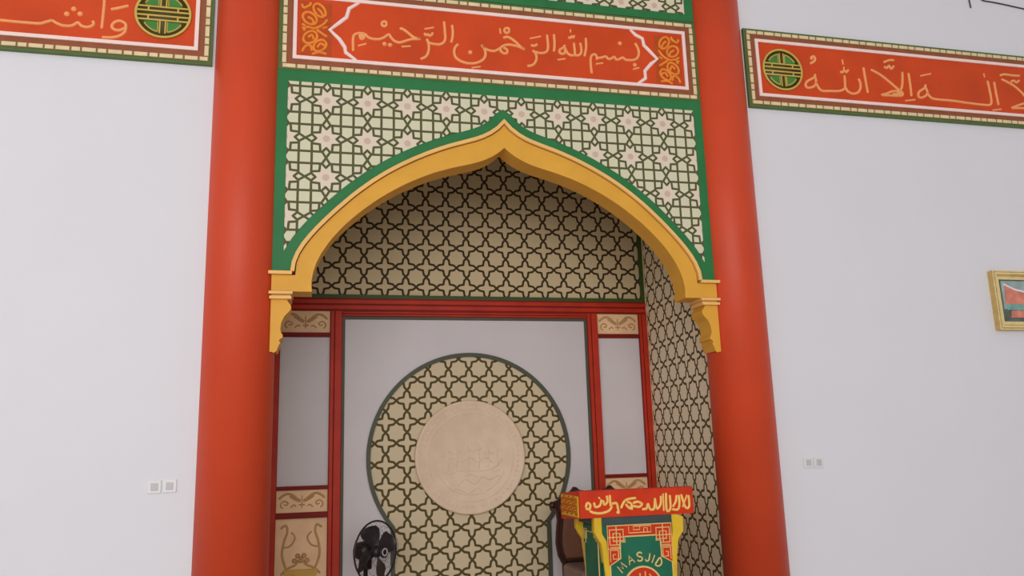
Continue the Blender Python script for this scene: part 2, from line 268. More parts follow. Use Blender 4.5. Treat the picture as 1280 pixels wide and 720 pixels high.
    def build(s, name, mats, parent=None, fix=True):
        me = bpy.data.meshes.new(name)
        off = Vector((0, 0, 0))
        if parent is not None and fix:
            p = parent
            while p is not None: off += p.location; p = p.parent
        me.from_pydata([Vector(q)-off for q in s.v], [], s.f)
        for m in (mats if isinstance(mats, (list, tuple)) else [mats]): me.materials.append(m)
        me.polygons.foreach_set('material_index', s.mi); me.polygons.foreach_set('use_smooth', s.sm)
        bm = bmesh.new(); bm.from_mesh(me); bmesh.ops.recalc_face_normals(bm, faces=bm.faces[:]); bm.to_mesh(me); bm.free()
        me.update()
        o = bpy.data.objects.new(name, me); C.objects.link(o)
        if parent is not None: o.parent = parent
        return o
def catmull(pts, sub=6):
    P = [Vector(p) for p in pts]; out = []
    n = len(P)
    for i in range(n-1):
        a, b, c, d = P[max(i-1, 0)], P[i], P[i+1], P[min(i+2, n-1)]
        L = (c-b).length; k = sub if L > .03 else max(3, sub-2)
        for j in range(k):
            t = j/k
            out.append(.5*((2*b)+(c-a)*t+(2*a-5*b+4*c-d)*t*t+(3*b-a-3*c+d)*t*t*t))
    out.append(P[-1]); return out
def offset(pts, d, closed=False):
    n = len(pts); out = []
    for i in range(n):
        a = Vector(pts[i-1] if (closed or i > 0) else pts[i]); b = Vector(pts[i]); c = Vector(pts[(i+1) % n] if (closed or i < n-1) else pts[i])
        e1 = b-a; e2 = c-b
        if e1.length < 1e-9: e1 = e2
        if e2.length < 1e-9: e2 = e1
        e1.normalize(); e2.normalize()
        n1 = Vector((e1.y, -e1.x)); n2 = Vector((e2.y, -e2.x))
        m = n1+n2
        m = m/max(.35, m.dot(n1)) if m.length > 1e-6 else n1
        out.append((b.x+m.x*d, b.y+m.y*d))
    return out
def thing(name, label, cat, loc=(0, 0, 0), rotz=0.0, group=None):
    o = bpy.data.objects.new(name, None); C.objects.link(o); o.location = loc; o.rotation_euler = (0, 0, rotz)
    o.empty_display_size = .1
    o['label'] = label; o['category'] = cat
    if group: o['group'] = group
    return o
def struct(name, mb, m):
    o = mb.build(name, m); o['kind'] = 'structure'; return o
def smooth_by_angle(o, ang=40):
    for p in o.data.polygons: p.use_smooth = True
    try: o.data.set_sharp_from_angle(angle=math.radians(ang))
    except Exception: pass

# ------------------------------------------------------------------ room shell
WY = .03                                   # face of the painted walls; the framed boards stand proud to y = 0
struct('floor', MB().box(-9, 9, -15, 1.9, -.1, 0), M['tile'])
struct('ceiling', MB().box(-9, 9, -15, 1.9, 6.6, 6.7), M['ceil'])
struct('wall_front_left', MB().box(-9, -2.135, WY, .2, 0, 6.6), M['wall'])
struct('wall_front_right', MB().box(2.135, 9, WY, .2, 0, 6.6), M['wall'])
struct('wall_front_top', MB().box(-1.70, 1.70, WY, .18, 4.40, 6.6), M['wall'])
struct('wall_niche_back', MB().box(-1.80, 1.80, 1.66, 1.8, 0, 4.95), M['wall'])
struct('wall_niche_left', MB().box(-1.95, -1.80, .33, 1.8, 0, 4.95), M['wall'])
struct('wall_niche_right', MB().box(1.80, 1.95, .33, 1.8, 0, 4.95), M['wall'])
struct('ceiling_niche', MB().box(-1.95, 1.95, .18, 1.8, 4.95, 5.05), M['ceil'])

# ------------------------------------------------------------------ red columns
for sx, side in ((-1, 'left'), (1, 'right')):
    x = sx*1.915
    col = thing('red_column', 'tall round red column at the %s side of the golden arch' % side, 'column', (x, .12, 0), 0, None)
    MB().lathe([(.245, .12), (.245, 6.6)], (x, .12, 0), seg=96).build('shaft', M['red'], col)
    MB().lathe([(.30, 0), (.30, .05), (.285, .07), (.27, .10), (.25, .12)], (x, .12, 0), seg=64).build('column_base', M['red'], col)

# ------------------------------------------------------------------ golden arch
OUT = T['OUT'][:]; INN = T['INN'][:]
OUT[0] = (1.574, 2.840)
def mirror(pts):                           # right half (foot to tip) -> whole outline, right foot to left foot
    return pts+[(-x, z) for x, z in pts[:-1][::-1]]
o_full = mirror(OUT); i_full = mirror(INN)
def inset(d):
    """outline d inside (towards the opening) of the outer curve, with a clean tip"""
    q = offset(OUT, -d); q = [(x, z) for x, z in q if x > .012]
    if abs(OUT[0][1]-2.840) < 1e-6: q[0] = (OUT[0][0]-d, OUT[0][1])
    tz = OUT[-1][1]-d*1.30
    return q+[(0, tz)]
arch = thing('pointed_arch', 'golden yellow pointed arch framing the niche between the red columns', 'arch', (0, .08, 2.27))
rim_in = offset(o_full, -.028); tip = len(o_full)//2; rim_in[tip] = (0, OUT[-1][1]-.038)
MB().band(offset(o_full, -.001), rim_in, -.040, .17).build('arch_rim', M['goldl'], arch)
b_out = offset(o_full, -.034); b_out[tip] = (0, OUT[-1][1]-.046)
r0 = b_out[0]; b_out[0] = (1.54, 2.80); b_out[-1] = (-1.54, 2.80)
mb = MB(); band_poly = b_out+i_full[::-1]
mb.band(b_out, i_full, -.018, .18)
mb.build('arch_band', M['gold'], arch)
for s in (-1, 1):
    B = lambda x0, x1: (min(s*x0, s*x1), max(s*x0, s*x1))
    mb = MB()
    for ex, ya, yb in ((1.699, -.0185, .001), (1.666, .001, .18)):
        mb.prism([(s*1.424, 2.70), (s*ex, 2.70), (s*ex, 2.812), (s*1.535, 2.812), (s*1.432, 2.765)], ya, yb)
    mb.box(*B(1.424, 1.57), -.024, .18, 2.694, 2.705)
    mb.build('impost', M['gold'], arch)
    mb = MB(); mb.box(*B(1.560, 1.722), -.048, -.034, 2.813, 2.838, b=.004); mb.box(*B(1.562, 1.699), -.036, .001, 2.8135, 2.8375); mb.box(*B(1.562, 1.666), .001, .06, 2.8135, 2.8375)
    mb.build('impost_ledge', M['goldl'], arch)
    br = MB(); br.prism([(s*x, z) for x, z in T['BRK']]+[(s*1.699, 2.271), (s*1.699, 2.66)], -.012, .001)
    br.prism([(s*min(x, 1.660), z) for x, z in T['BRK'] if x < 1.66]+[(s*1.664, 2.276), (s*1.666, 2.66)], .001, .18)
    bo = br.build('bracket', M['gold'], arch)
    cp = MB()
    for xa, xb, ya, za, zb in ((1.553, 1.715, -.044, 2.672, 2.694), (1.560, 1.710, -.040, 2.638, 2.660), (1.568, 1.699, -.012, 2.655, 2.675)):
        cp.box(*B(xa, xb), ya, -.029 if ya < -.03 else ya+.008, za, zb, b=.003); cp.box(*B(xa+.001, 1.699), ya+.006, .001, za+.0005, zb-.0005); cp.box(*B(xa+.001, 1.666), .001, .18, za+.0005, zb-.0005)
    cp.build('bracket_cap', M['goldl'], bo)

# ------------------------------------------------------------------ panel of star lattice around the arch
sp = thing('spandrel_panel', 'green bordered panel of eight pointed star lattice around the golden arch', 'panel', (0, .08, 4.386))
poly = [(1.70, 2.840), (1.70, 4.384), (-1.70, 4.384), (-1.70, 2.840)]+o_full[::-1]
pb = MB().prism(poly, 0.0, .0015)
pb.prism([(max(-1.666, min(1.666, x)), z) for x, z in poly], .0015, .17); pb.build('panel_border', M['green'], sp)
off = [(x, z) for x, z in offset(OUT, .078) if x < 1.622 and x > .02]
# close the tail on the inside edge of the border
zt = off[0][1]-.01
half = [(1.622, off[0][1]-(1.622-off[0][0])*1.6)]+off+[(0, OUT[-1][1]+.092)]
fp = [(1.622, 4.284), (-1.622, 4.284)]+[(-x, z) for x, z in half]+half[::-1][1:]
MB().prism(fp, -.004, .0).build('lattice_field', M['spandrel'], sp)
MB().box(-1.70, 1.70, -.003, .0, 4.376, 4.386).build('joint_line', M['edge'], sp)

tp = thing('lattice_panel', 'green bordered star lattice panel above the middle calligraphy board', 'panel', (0, .02, 5.09))
MB().box(-1.695, 1.695, 0, WY-.002, 5.092, 6.3).build('panel_border', M['green'], tp)
MB().box(-1.612, 1.612, -.004, 0, 5.160, 6.2).build('lattice_field', M['toplat'], tp)

# ------------------------------------------------------------------ calligraphy boards
def board(label, x0, x1, z0, z1, edge):
    r = thing('calligraphy_board', label, 'wall sign', ((x0+x1)/2, .015, z0))
    e = edge
    MB().box(x0-e[0], x1+e[1], 0.0, WY-.002, z0-e[2], z1+e[3]).build('board_edge', M['edge'], r)
    bd = MB(); w = .034
    bd.ring(x0, x1, z0, z1, w, -.004, .0, 0)
    g = .007
    def run(a, b, fn):
        n = max(1, round((b-a)/.172)); u = (b-a)/n
        for k in range(n):
            fn(a+k*u+g, a+k*u+u*.60-g); fn(a+k*u+u*.60+g, a+k*u+u-g)
    for zz in (z0, z1-w): run(x0, x1, lambda a, b: bd.box(a, b, -.011, -.003, zz+.003, zz+w-.003, 1))
    for xx in (x0, x1-w): run(z0+w, z1-w, lambda a, b: bd.box(xx+.003, xx+w-.003, -.011, -.003, a, b, 1))
    bd.build('bead_border', [M['beadgap'], M['bead']], r)
    MB().ring(x0+w, x1-w, z0+w, z1-w, .044, -.002, 0.0).build('inner_band', M['maroon'], r)
    q = w+.042
    MB().ring(x0+q, x1-q, z0+q, z1-q, .027, -.014, 0.0).build('white_line', M['pinkw'], r)
    MB().box(x0+q+.026, x1-q-.026, -.003, 0.0, z0+q+.026, z1-q-.026).build('red_ground', M['bred'], r)
    return r
def lettering(r, strokes, dots, w=.023, dr=.019):
    mb = MB()
    for l in strokes: mb.stroke(l, w, -.002, .011)
    for d in dots: mb.dot(d, dr, -.002, .010)
    return mb.build('lettering', M['letter'], r)
ZB0, ZB1 = 4.386, 5.068
mid = board('red board of gold calligraphy with pointed white cartouche, directly above the arch', -1.672, 1.672, ZB0, ZB1, (.028, .028, 0.0, .02))
lettering(mid, T['MAIN'], T['MAIN_DOTS'])
MB().stroke(T['ZIGL'], .032, -.002, .011, smooth=False).build('cartouche_end', M['pinkw'], mid)
MB().stroke(T['ZIGR'], .032, -.002, .011, smooth=False).build('cartouche_end', M['pinkw'], mid)
for s in (1, -1):
    xs = (-1.545, -1.315) if s == 1 else (1.315, 1.545)
    cn = MB().box(xs[0], xs[1], -.0045, -.001, 4.505, 4.935).build('corner_ornament', M['scrollbg'], mid)
    mb = MB()
    for l in T['SCR']: mb.stroke([(s*(x+.0), z) for x, z in l], .021, -.004, .009)
    mb.build('scrollwork', M['scroll'], cn)
def roundel(r, c, R=.192):
    cx, cz = c
    ro = MB().lathe([(R, 0), (R, .006), (0.001, .006)], (cx, -.002, cz), 'Y', 48).build('roundel', M['rdark'], r)
    gd = MB()
    gd.lathe([(R, 0), (R, .014), (R-.016, .014), (R-.016, 0)], (cx, -.002, cz), 'Y', 48, smooth=False)
    R2 = R-.016
    for k in (.27, .095, -.095, -.27):
        h = math.sqrt(R2*R2-(k*R)**2); gd.box(cx-h, cx+h, -.014, -.006, cz+k*R-.006, cz+k*R+.006)
    for k in (.52, -.52):
        for a, b in ((.10, .27), (-.27, -.10)): gd.box(cx+k*R-.006, cx+k*R+.006, -.013, -.006, cz+a*R, cz+b*R)
    for sx in (1, -1):
        for sz in (1, -1):
            rr = R*.76; a0 = math.asin(.40*R/rr); a1 = math.acos(.17*R/rr)
            arc = [(cx+sx*rr*math.cos(a0+(a1-a0)*i/8), cz+sz*rr*math.sin(a0+(a1-a0)*i/8)) for i in range(9)]
            cor = (cx+sx*.17*R, cz+sz*.33*R); low = (arc[0][0], cz+sz*.33*R)
            MB().prism([cor, low]+arc, -.0085, -.0075).build('green_quadrant', M['rgreen'], ro)
            gd.stroke(arc, .011, -.008, .006); gd.stroke([cor, arc[-1]], .011, -.008, .006, smooth=False)
            gd.box(cx+min(sx*.10, sx*.10)*R-.005, cx+sx*.10*R+.005, -.012, -.006, min(cz+sz*.27*R, cz+sz*.80*R), max(cz+sz*.27*R, cz+sz*.80*R))
    gd.build('gold_tracery', M['rgold'], ro)
lb = board('red calligraphy board on the white wall left of the left column', -6.4, -2.182, ZB0, ZB1, (.025, .022, .025, .02))
lettering(lb, T['LEFT'], T['LEFT_DOTS'], .023, .020)
roundel(lb, (-2.505, 4.727))
rb = board('long red calligraphy board on the white wall right of the right column', 2.178, 6.6, ZB0, ZB1, (.022, .025, .025, .02))
lettering(rb, T['RIGHT'], [], .024)
roundel(rb, (2.497, 4.722))

# ------------------------------------------------------------------ niche back wall
BY = 1.64
up = thing('lattice_panel', 'brownish star and cross lattice at the back of the niche above the red rail', 'panel', (0, 1.65, 2.965))
MB().box(-1.742, 1.742, BY, 1.658, 2.998, 4.93).build('lattice_field', M['niche'], up)
mb = MB(); mb.box(-1.785, 1.785, BY-.02, 1.658, 2.965, 3.0); mb.box(1.742, 1.785, BY-.02, 1.658, 3.0, 4.93); mb.box(-1.785, -1.742, BY-.02, 1.658, 3.0, 4.93)
mb.build('panel_border', M['dgreen'], up)

pn = thing('panelled_surround', 'dark red panelled surround with grey and tan panels at the back of the niche', 'panelling', (0, 1.65, 0))
fr = MB(); FY = BY-.035
def rail(x0, x1, z0, z1, horiz):
    fr.box(x0, x1, FY+.012, 1.658, z0, z1, 1)
    if horiz:
        h = (z1-z0); fr.box(x0, x1, FY, FY+.02, z0+h*.12, z0+h*.44, 0, .003); fr.box(x0, x1, FY, FY+.02, z0+h*.56, z0+h*.88, 0, .003)
    else:
        w = (x1-x0); fr.box(x0+w*.06, x0+w*.34, FY, FY+.02, z0, z1, 0, .003); fr.box(x0+w*.40, x1-w*.04, FY-.006, FY+.02, z0, z1, 0, .004)
rows = [(2.647, 2.845), (1.314, 2.607), (1.094, 1.280), (.26, 1.044)]
for s in (-1, 1):
    if s == 1: rail(1.160, 1.270, 0, 2.845, False); rail(1.697, 1.785, 0, 2.845, False)
    else: rail(-1.270, -1.160, 0, 2.845, False); rail(-1.785, -1.697, 0, 2.845, False)
    a, b = sorted((s*1.270, s*1.697))
    for z0, z1 in ((2.607, 2.647), (1.280, 1.314), (1.044, 1.094), (.18, .26)):
        fr.box(a, b, FY+.010, 1.658, z0, z1, 1); h = z1-z0; fr.box(a, b, FY+.002, FY+.02, z0+h*.3, z0+h*.7, 1)
rail(-1.785, 1.785, 2.845, 2.965, True)
rail(-1.160, 1.160, 2.795, 2.845, True)
fr.build('red_framework', [M['frame'], M['framed']], pn)
MB().ring(-1.162, 1.162, -.03, 2.797, .026, BY-.018, 1.655).build('green_edging', M['greyring'], pn)
# centre panel with a keyhole opening
KR, KZ, JX = .905, 1.522, .690
zj = KZ-math.sqrt(KR*KR-JX*JX)
a0 = math.asin((zj-KZ)/KR)
key = [(JX, .0), (JX, zj)]+[(KR*math.cos(a0+(PI-2*a0)*i/72), KZ+KR*math.sin(a0+(PI-2*a0)*i/72)) for i in range(1, 72)]+[(-JX, zj), (-JX, .0)]
hk = len(key)//2
MB().prism([(-1.136, 0), (-1.136, 2.771), (1.136, 2.771), (1.136, 0)]+offset(key, .004), BY-.004, 1.658).build('centre_panel', M['grey'], pn)
def wings(mb, cx, cz, w, h, low=True, y=BY-.006):
    for s in (-1, 1):
        mb.stroke([(cx+s*.03*w, cz+.02*h), (cx+s*.10*w, cz+.12*h), (cx+s*.20*w, cz+.30*h), (cx+s*.30*w, cz+.34*h), (cx+s*.40*w, cz+.22*h), (cx+s*.44*w, cz+.12*h)], .020, y, .008)
        mb.stroke([(cx+s*.03*w, cz-.02*h), (cx+s*.12*w, cz+.06*h), (cx+s*.24*w, cz+.24*h)], .015, y, .008)
        if low:
            mb.stroke([(cx+s*.40*w, cz-.05*h), (cx+s*.34*w, cz+.02*h), (cx+s*.27*w, cz-.06*h), (cx+s*.30*w, cz-.16*h), (cx+s*.35*w, cz-.12*h)], .012, y, .007)
            mb.stroke([(cx+s*.40*w, cz-.05*h), (cx+s*.41*w, cz-.20*h), (cx+s*.36*w, cz-.30*h)], .012, y, .007)
            mb.stroke([(cx+s*.22*w, cz-.28*h), (cx+s*.16*w, cz-.16*h), (cx+s*.11*w, cz-.22*h)], .012, y, .007)
    mb.stroke([(cx, cz-.30*h), (cx, cz+.26*h)], .014, y, .008)
    if low: mb.stroke([(cx-.06*w, cz-.16*h), (cx+.06*w, cz-.16*h)], .018, y, .008)
for s in (-1, 1):
    a, b = sorted((s*1.270, s*1.697)); cx = (a+b)/2; w = b-a
    for k, (z0, z1) in enumerate(rows):
        cz = (z0+z1)/2; h = z1-z0
        if k == 1:
            MB().box(a, b, BY-.002, 1.658, z0, z1).build('grey_panel', M['grey'], pn); continue
        o = MB().box(a, b, BY-.006, 1.658, z0, z1).build('ornament_panel', M['tan'], pn)
        mb = MB()
        if k < 3: wings(mb, cx, cz, w, h, k == 0 or True)
        else:
            y = BY-.006
            for t in (-1, 1):
                mb.stroke([(cx+t*.40*w, cz+.40*h), (cx+t*.30*w, cz+.43*h), (cx+t*.27*w, cz+.36*h), (cx+t*.33*w, cz+.26*h), (cx+t*.36*w, cz+.12*h), (cx+t*.28*w, cz-.02*h)], .020, y, .009)
                mb.stroke([(cx+t*.33*w, cz+.20*h), (cx+t*.20*w, cz+.22*h), (cx+t*.12*w, cz+.30*h), (cx+t*.20*w, cz+.36*h)], .014, y, .008)
                mb.stroke([(cx+t*.38*w, cz-.08*h), (cx+t*.25*w, cz-.02*h), (cx+t*.10*w, cz+.02*h), (cx, cz+.10*h)], .018, y, .009)
            for q in range(5): mb.dot((cx+(q-2)*.06*w, cz+.06*h+.05*h*(q % 2)), .022, y, .012)
        mb.build('ornament_relief', M['tanline'], o)
        if k == 3:
            MB().prism([(cx-.34*w, cz-.03*h), (cx+.34*w, cz-.03*h), (cx+.30*w, cz-.10*h), (cx+.16*w, cz-.22*h), (cx+.14*w, cz-.34*h), (cx-.14*w, cz-.34*h), (cx-.16*w, cz-.22*h), (cx-.30*w, cz-.10*h)], BY-.018, BY-.004, bev=.006).build('ornament_bowl', M['ochre'], o)

kp = thing('keyhole_panel', 'keyhole shaped star and cross lattice in the middle of the niche back wall', 'panel', (0, 1.65, 0))
MB().prism(key, BY-.002, 1.655).build('lattice_field', M['key'], kp)
MB().band(offset(key, .037), key, BY-.022, BY-.0045).build('panel_border', M['greyring'], kp)

pq = thing('round_plaque', 'round cream plaque with raised calligraphy in the middle of the keyhole lattice', 'wall plaque', (-.008, 1.63, 1.516))
pc = (-.008, BY-.004, 1.516)
pd = MB().lathe([(.503, 0), (.507, .012), (.507, .030), (.498, .038), (.486, .038), (.478, .032), (.001, .032)], pc, 'Y', 96).build('plaque_disc', M['plaque'], pq)
rl = MB()
yy = BY-.036
arc = lambda R, a, b, n=24: [(pc[0]+R*math.cos(a+(b-a)*i/n), pc[2]+R*math.sin(a+(b-a)*i/n)) for i in range(n+1)]
rl.stroke(arc(.395, 0, 2*PI, 48), .010, yy, .005)
rl.stroke(arc(.33, PI*1.14, PI*1.86), .016, yy, .008)
cal = [[(.29, .03), (.22, -.05), (.08, -.08), (-.08, -.07), (-.22, -.09), (-.29, -.02)],
       [(.25, -.12), (.17, -.16), (.10, -.13), (.03, -.19), (-.06, -.15), (-.13, -.20), (-.21, -.15), (-.25, -.09)],
       [(.20, -.02), (.14, .05), (.06, .00), (-.01, .06), (-.09, .01), (-.16, .06), (-.24, .02)],
       [(.25, -.04), (.24, .06), (.25, .15)], [(.155, -.07), (.165, .06), (.155, .21)], [(.07, -.08), (.075, .08), (.065, .25)],
       [(-.03, -.08), (-.025, .08), (-.035, .27)], [(-.14, -.08), (-.13, .07), (-.14, .23)], [(-.22, -.08), (-.21, .03), (-.22, .14)],
       [(.19, -.22), (.12, -.26), (.05, -.23), (-.03, -.27), (-.10, -.24), (-.17, -.23)],
       [(.10, .17), (.02, .14), (-.06, .17)], [(-.09, .13), (-.16, .12), (-.20, .15)], [(.22, .09), (.16, .11), (.12, .09)],
       [(.06, -.13), (.00, -.11), (-.05, -.12)], [(-.15, -.13), (-.20, -.12)], [(.20, -.09), (.26, -.08)]]
for l in cal: rl.stroke([(pc[0]+a, pc[2]+(b if b < 0 else b*.72)-.045) for a, b in l], .016, yy, .007)
for i in range(60):
    t = 2*PI*i/60; rl.dot((pc[0]+.44*math.cos(t), pc[2]+.44*math.sin(t)), .012, yy, .005)
rl.build('raised_calligraphy', M['plaquel'], pd)

for s, side in ((-1, 'left'), (1, 'right')):
    w = thing('lattice_wall_panel', 'star and cross lattice covering the %s side wall of the niche' % side, 'panel', (s*1.795, 1.0, 0))
    a, b = sorted((s*1.785, s*1.798))
    MB().box(a, b, .34, 1.60, 0.02, 4.93).build('lattice_field', M['side'], w)
    a, b = sorted((s*1.779, s*1.798))
    MB().box(a, b, 1.60, 1.618, 0.02, 4.93).build('edge_strip', M['bead'], w)

# ------------------------------------------------------------------ pulpit
YP = -.10; YR = .37; PX = .893
pu = thing('pulpit', 'red and green painted pulpit with gold lettering in front of the niche', 'pulpit', (PX, .13, 0))
hx0, hx1 = .456, 1.330
hd = MB()
pr = [(YP, 1.070), (YP, 1.257), (YP+.03, 1.262), (YR, 1.228), (YR, 1.040)]
vs = [(hx0, y, z) for y, z in pr]+[(hx1, y, z) for y, z in pr]; n = 5
hd.add(vs, [list(range(5)), [9, 8, 7, 6, 5]]+[[i, i+5, (i+1) % 5+5, (i+1) % 5] for i in range(5)])
hdo = hd.build('header', M['pred'], pu)
mb = MB()
for l in T['P_CAL']: mb.stroke(l, .018, YP, .006)
mb.build('header_lettering', M['pgold'], hdo)
# gilded end of the header
sd = MB(); sd.box(hx0-.006, hx0, YP+.03, YR-.03, 1.075, 1.222); sd.build('gilded_end', M['yellow'], hdo)
mb = MB()
for i in range(7):
    for j in range(3):
        y = YP+.07+i*.055; z = 1.105+j*.042+(.014 if i % 2 else 0)
        q = [(hx0-.008, y+.018*math.cos(t), z+.015*math.sin(t)) for t in [k*PI/4 for k in range(8)]]
        mb.tube(q, .004, seg=5, closed=True)
mb.build('gilded_flowers', M['scrollbg'], hdo)
sh = .602, 1.190                                                     # body
body = MB(); body.box(.615, 1.172, YP+.012, YR-.03, .10, 1.066); body.build('body', M['pgreen'], pu)
MB().box(.575, 1.205, YP-.015, YR, 0, .10, b=.01).build('plinth', M['pred'], pu)
MB().box(.575, 1.190, YP+.002, YR-.02, 1.018, 1.068).build('neck_band', M['teal'], pu)
def post(pts, y0, y1):
    return MB().prism(pts, y0, y1, bev=.006)
pL = [(.556, 1.070), (.552, .972), (.580, .920), (.602, .888), (.612, .796), (.622, .674), (.628, .10), (.664, .10), (.662, .674), (.654, .794), (.644, .906), (.613, .959), (.613, 1.070)]
pR = [(2*PX-x, z) for x, z in pL]
pR = [(1.190, 1.070), (1.242, 1.050), (1.238, .950), (1.196, .898), (1.178, .796), (1.168, .674), (1.166, .10), (1.126, .10), (1.128, .674), (1.140, .794), (1.146, .911), (1.153, .953), (1.150, 1.070)]
post(pL, YP-.004, YP+.05).build('corner_post', M['yellow'], pu)
post(pR, YP-.004, YP+.05).build('corner_post', M['yellow'], pu)
for q in (pL, pR): post(q, YR-.06, YR-.01).build('corner_post', M['yellow'], pu)
fp_ = MB().box(.652, 1.142, YP+.004, YP+.014, .745, 1.012).build('fret_panel', M['pred'], pu)
fm = MB(); yq = YP+.004
# golden key-fret: looping square knots left and right of the green field, and a border
def fret(x0, z0, flip):
    u = .026
    L = [[(0, 0), (0, 4), (4, 4), (4, 1), (1, 1), (1, 3), (3, 3), (3, -1), (-1+0, -1)], [(2, 5), (2, 0)], [(-.5, 2), (4.6, 2)], [(0, 0), (3, 0)]]
    for l in L:
        fm.stroke([(x0+flip*a*u, z0+b*u) for a, b in l], .0105, yq, .005, smooth=False)
fret(.668, .878, 1); fret(1.128, .878, -1)
for s, x0 in ((1, .668), (-1, 1.128)):
    u = .02
    for l in ([(0, 0), (0, 4), (3, 4), (3, 1), (1, 1), (1, 2.6), (2, 2.6)], [(0, 5), (3.6, 5)]):
        fm.stroke([(x0+s*a*u, .762+b*u) for a, b in l], .009, yq, .005, smooth=False)
fm.stroke([(.815, 1.0), (.815, .955), (.985, .955), (.985, 1.0), (.85, 1.0), (.85, .975), (.90, .975), (.90, .998)], .008, yq, .005, smooth=False)
fm.stroke([(.93, .955), (.93, .985), (.958, .985), (.958, .955)], .008, yq, .005, smooth=False)
fm.stroke([(.652, .745), (.652, 1.010), (1.142, 1.010), (1.142, .745)], .010, yq, .006, smooth=False)
fm.build('gold_fret', M['cream'], fp_)
gp = [(.781, .932), (1.019, .932), (1.019, .895), (1.054, .895), (1.054, .785), (1.135, .740), (1.135, .14), (.662, .14), (.662, .740), (.742, .785), (.742, .895), (.781, .895)]
fg = MB().prism(gp, YP, YP+.012).build('green_field', M['pgreen'], pu)
mb = MB(); mb.stroke(gp[6:]+gp[:6]+[gp[6]], .011, YP+.001, .005, smooth=False); mb.build('field_outline', M['cream'], fg)
mc = (.897, YP, .580)
mb = MB()
GL = {'M': [[(-.5, 0), (-.36, 1), (0, .25), (.36, 1), (.5, 0)]], 'A': [[(-.42, 0), (0, 1), (.42, 0)], [(-.27, .36), (.27, .36)]],
      'S': [[(.36, .84), (.12, 1), (-.22, .96), (-.36, .74), (-.12, .54), (.22, .44), (.36, .22), (.14, .02), (-.20, .02), (-.38, .18)]],
      'J': [[(.22, 1), (.24, .3), (.08, .02), (-.18, .02), (-.30, .22)]], 'I': [[(0, 1), (0, 0)]], 'D': [[(-.32, 0), (-.32, 1), (.08, .92), (.34, .6), (.28, .22), (-.02, .02), (-.32, 0)]]}
for chx, dg in (('M', 136), ('A', 113), ('S', 93), ('J', 76), ('I', 64), ('D', 50)):
    a = math.radians(dg); rx, rz = math.sin(a), -math.cos(a)          # reading direction along the arc
    for l in GL[chx]:
        pts = [(mc[0]+math.cos(a)*(.180+.058*v)+rx*u*.052, mc[2]+math.sin(a)*(.180+.058*v)+rz*u*.052) for u, v in l]
        mb.stroke(pts, .012, YP, .006, smooth=len(pts) > 5)
mb.build('painted_word', M['cream'], pu)
md = MB().lathe([(.142, 0), (.142, .008), (.128, .010), (.001, .010)], mc, 'Y', 48).build('medallion', M['pred'], pu)
mb = MB(); mb.lathe([(.148, 0), (.148, .014), (.136, .014), (.136, 0)], mc, 'Y', 48, smooth=False); mb.build('medallion_ring', M['cream'], md)
mb = MB()
for l in ([(-.06, .06), (-.02, .02), (.04, .03)], [(-.02, .10), (-.02, .0)], [(.02, .11), (.02, .02)], [(-.08, .02), (-.05, -.05), (.02, -.06), (.07, -.02), (.06, .06)], [(.05, .09), (.08, .05)], [(-.07, .08), (-.05, .04)]):
    mb.stroke([(mc[0]+a, mc[2]+b) for a, b in l], .012, YP-.010, .005)
mb.build('medallion_lettering', M['pgold'], md)
# left and right side panels
for s, xs in ((-1, .612), (1, 1.175)):
    sp_ = MB(); a, b = sorted((xs, xs+s*.006)); sp_.box(a, b, YP+.05, YR-.06, .14, 1.0); so = sp_.build('side_panel', M['pgreen'], pu)
    mb = MB(); xl = xs+s*.008
    for l in ([(YP+.075, .16), (YP+.075, .90), (YP+.12, .90), (YP+.12, .955), (YR-.12, .955), (YR-.12, .87), (YR-.085, .87), (YR-.085, .16)],
              [(YR-.085, .97), (YR-.085, .90), (YR-.14, .90), (YR-.14, .97), (YR-.07, .97)], [(YP+.075, .97), (YP+.075, .92), (YP+.16, .92), (YP+.16, .97), (YP+.06, .97)]):
        mb.tube([(xl, y, z) for y, z in l], .005, seg=6)
    mb.build('panel_line', M['cream'], so)

# ------------------------------------------------------------------ armchair behind the pulpit
CX = 1.00
ch = thing('upholstered_chair', 'brown leather chair with carved dark wood back standing behind the pulpit', 'chair', (CX, 1.05, 0))
hl = [(-.305, .60), (-.335, .66), (-.352, .763), (-.345, .86), (-.332, .96), (-.338, 1.03), (-.365, 1.075), (-.355, 1.115), (-.325, 1.125), (-.30, 1.150), (-.27, 1.170), (-.22, 1.185), (-.195, 1.205), (-.175, 1.233), (-.15, 1.230), (-.12, 1.205), (-.06, 1.195), (0, 1.20)]
ol = hl+[(-x, z) for x, z in hl[:-1][::-1]]
ol = [(CX+x, z) for x, z in ol]
MB().prism(ol, 1.19, 1.235, bev=.012).build('back_frame', M['wood'], ch)
il = offset([(x, z) for x, z in ol], .0)
il = [(CX+(x-CX)*.90, .63+(z-.60)*.90) for x, z in ol if True]
bk = MB().prism(il, 1.160, 1.20, bev=.022).build('backrest', M['leather'], ch)
mb = MB(); mb.stroke([(x, z) for x, z in il]+[il[0]], .018, 1.192, .03); mb.build('back_moulding', M['wood'], ch)
for s in (-1, 1):
    MB().lathe([(.001, -.032), (.020, -.027), (.032, 0), (.020, .027), (.001, .032)], (CX+s*.375, 1.205, 1.085), seg=20).build('carved_knob', M['wood'], ch)
MB().box(CX-.31, CX+.31, .66, 1.185, .44, .605, b=.03).build('seat', M['leather2'], ch)
MB().box(CX-.32, CX+.32, .66, 1.21, .38, .44, b=.01).build('seat_rail', M['wood'], ch)
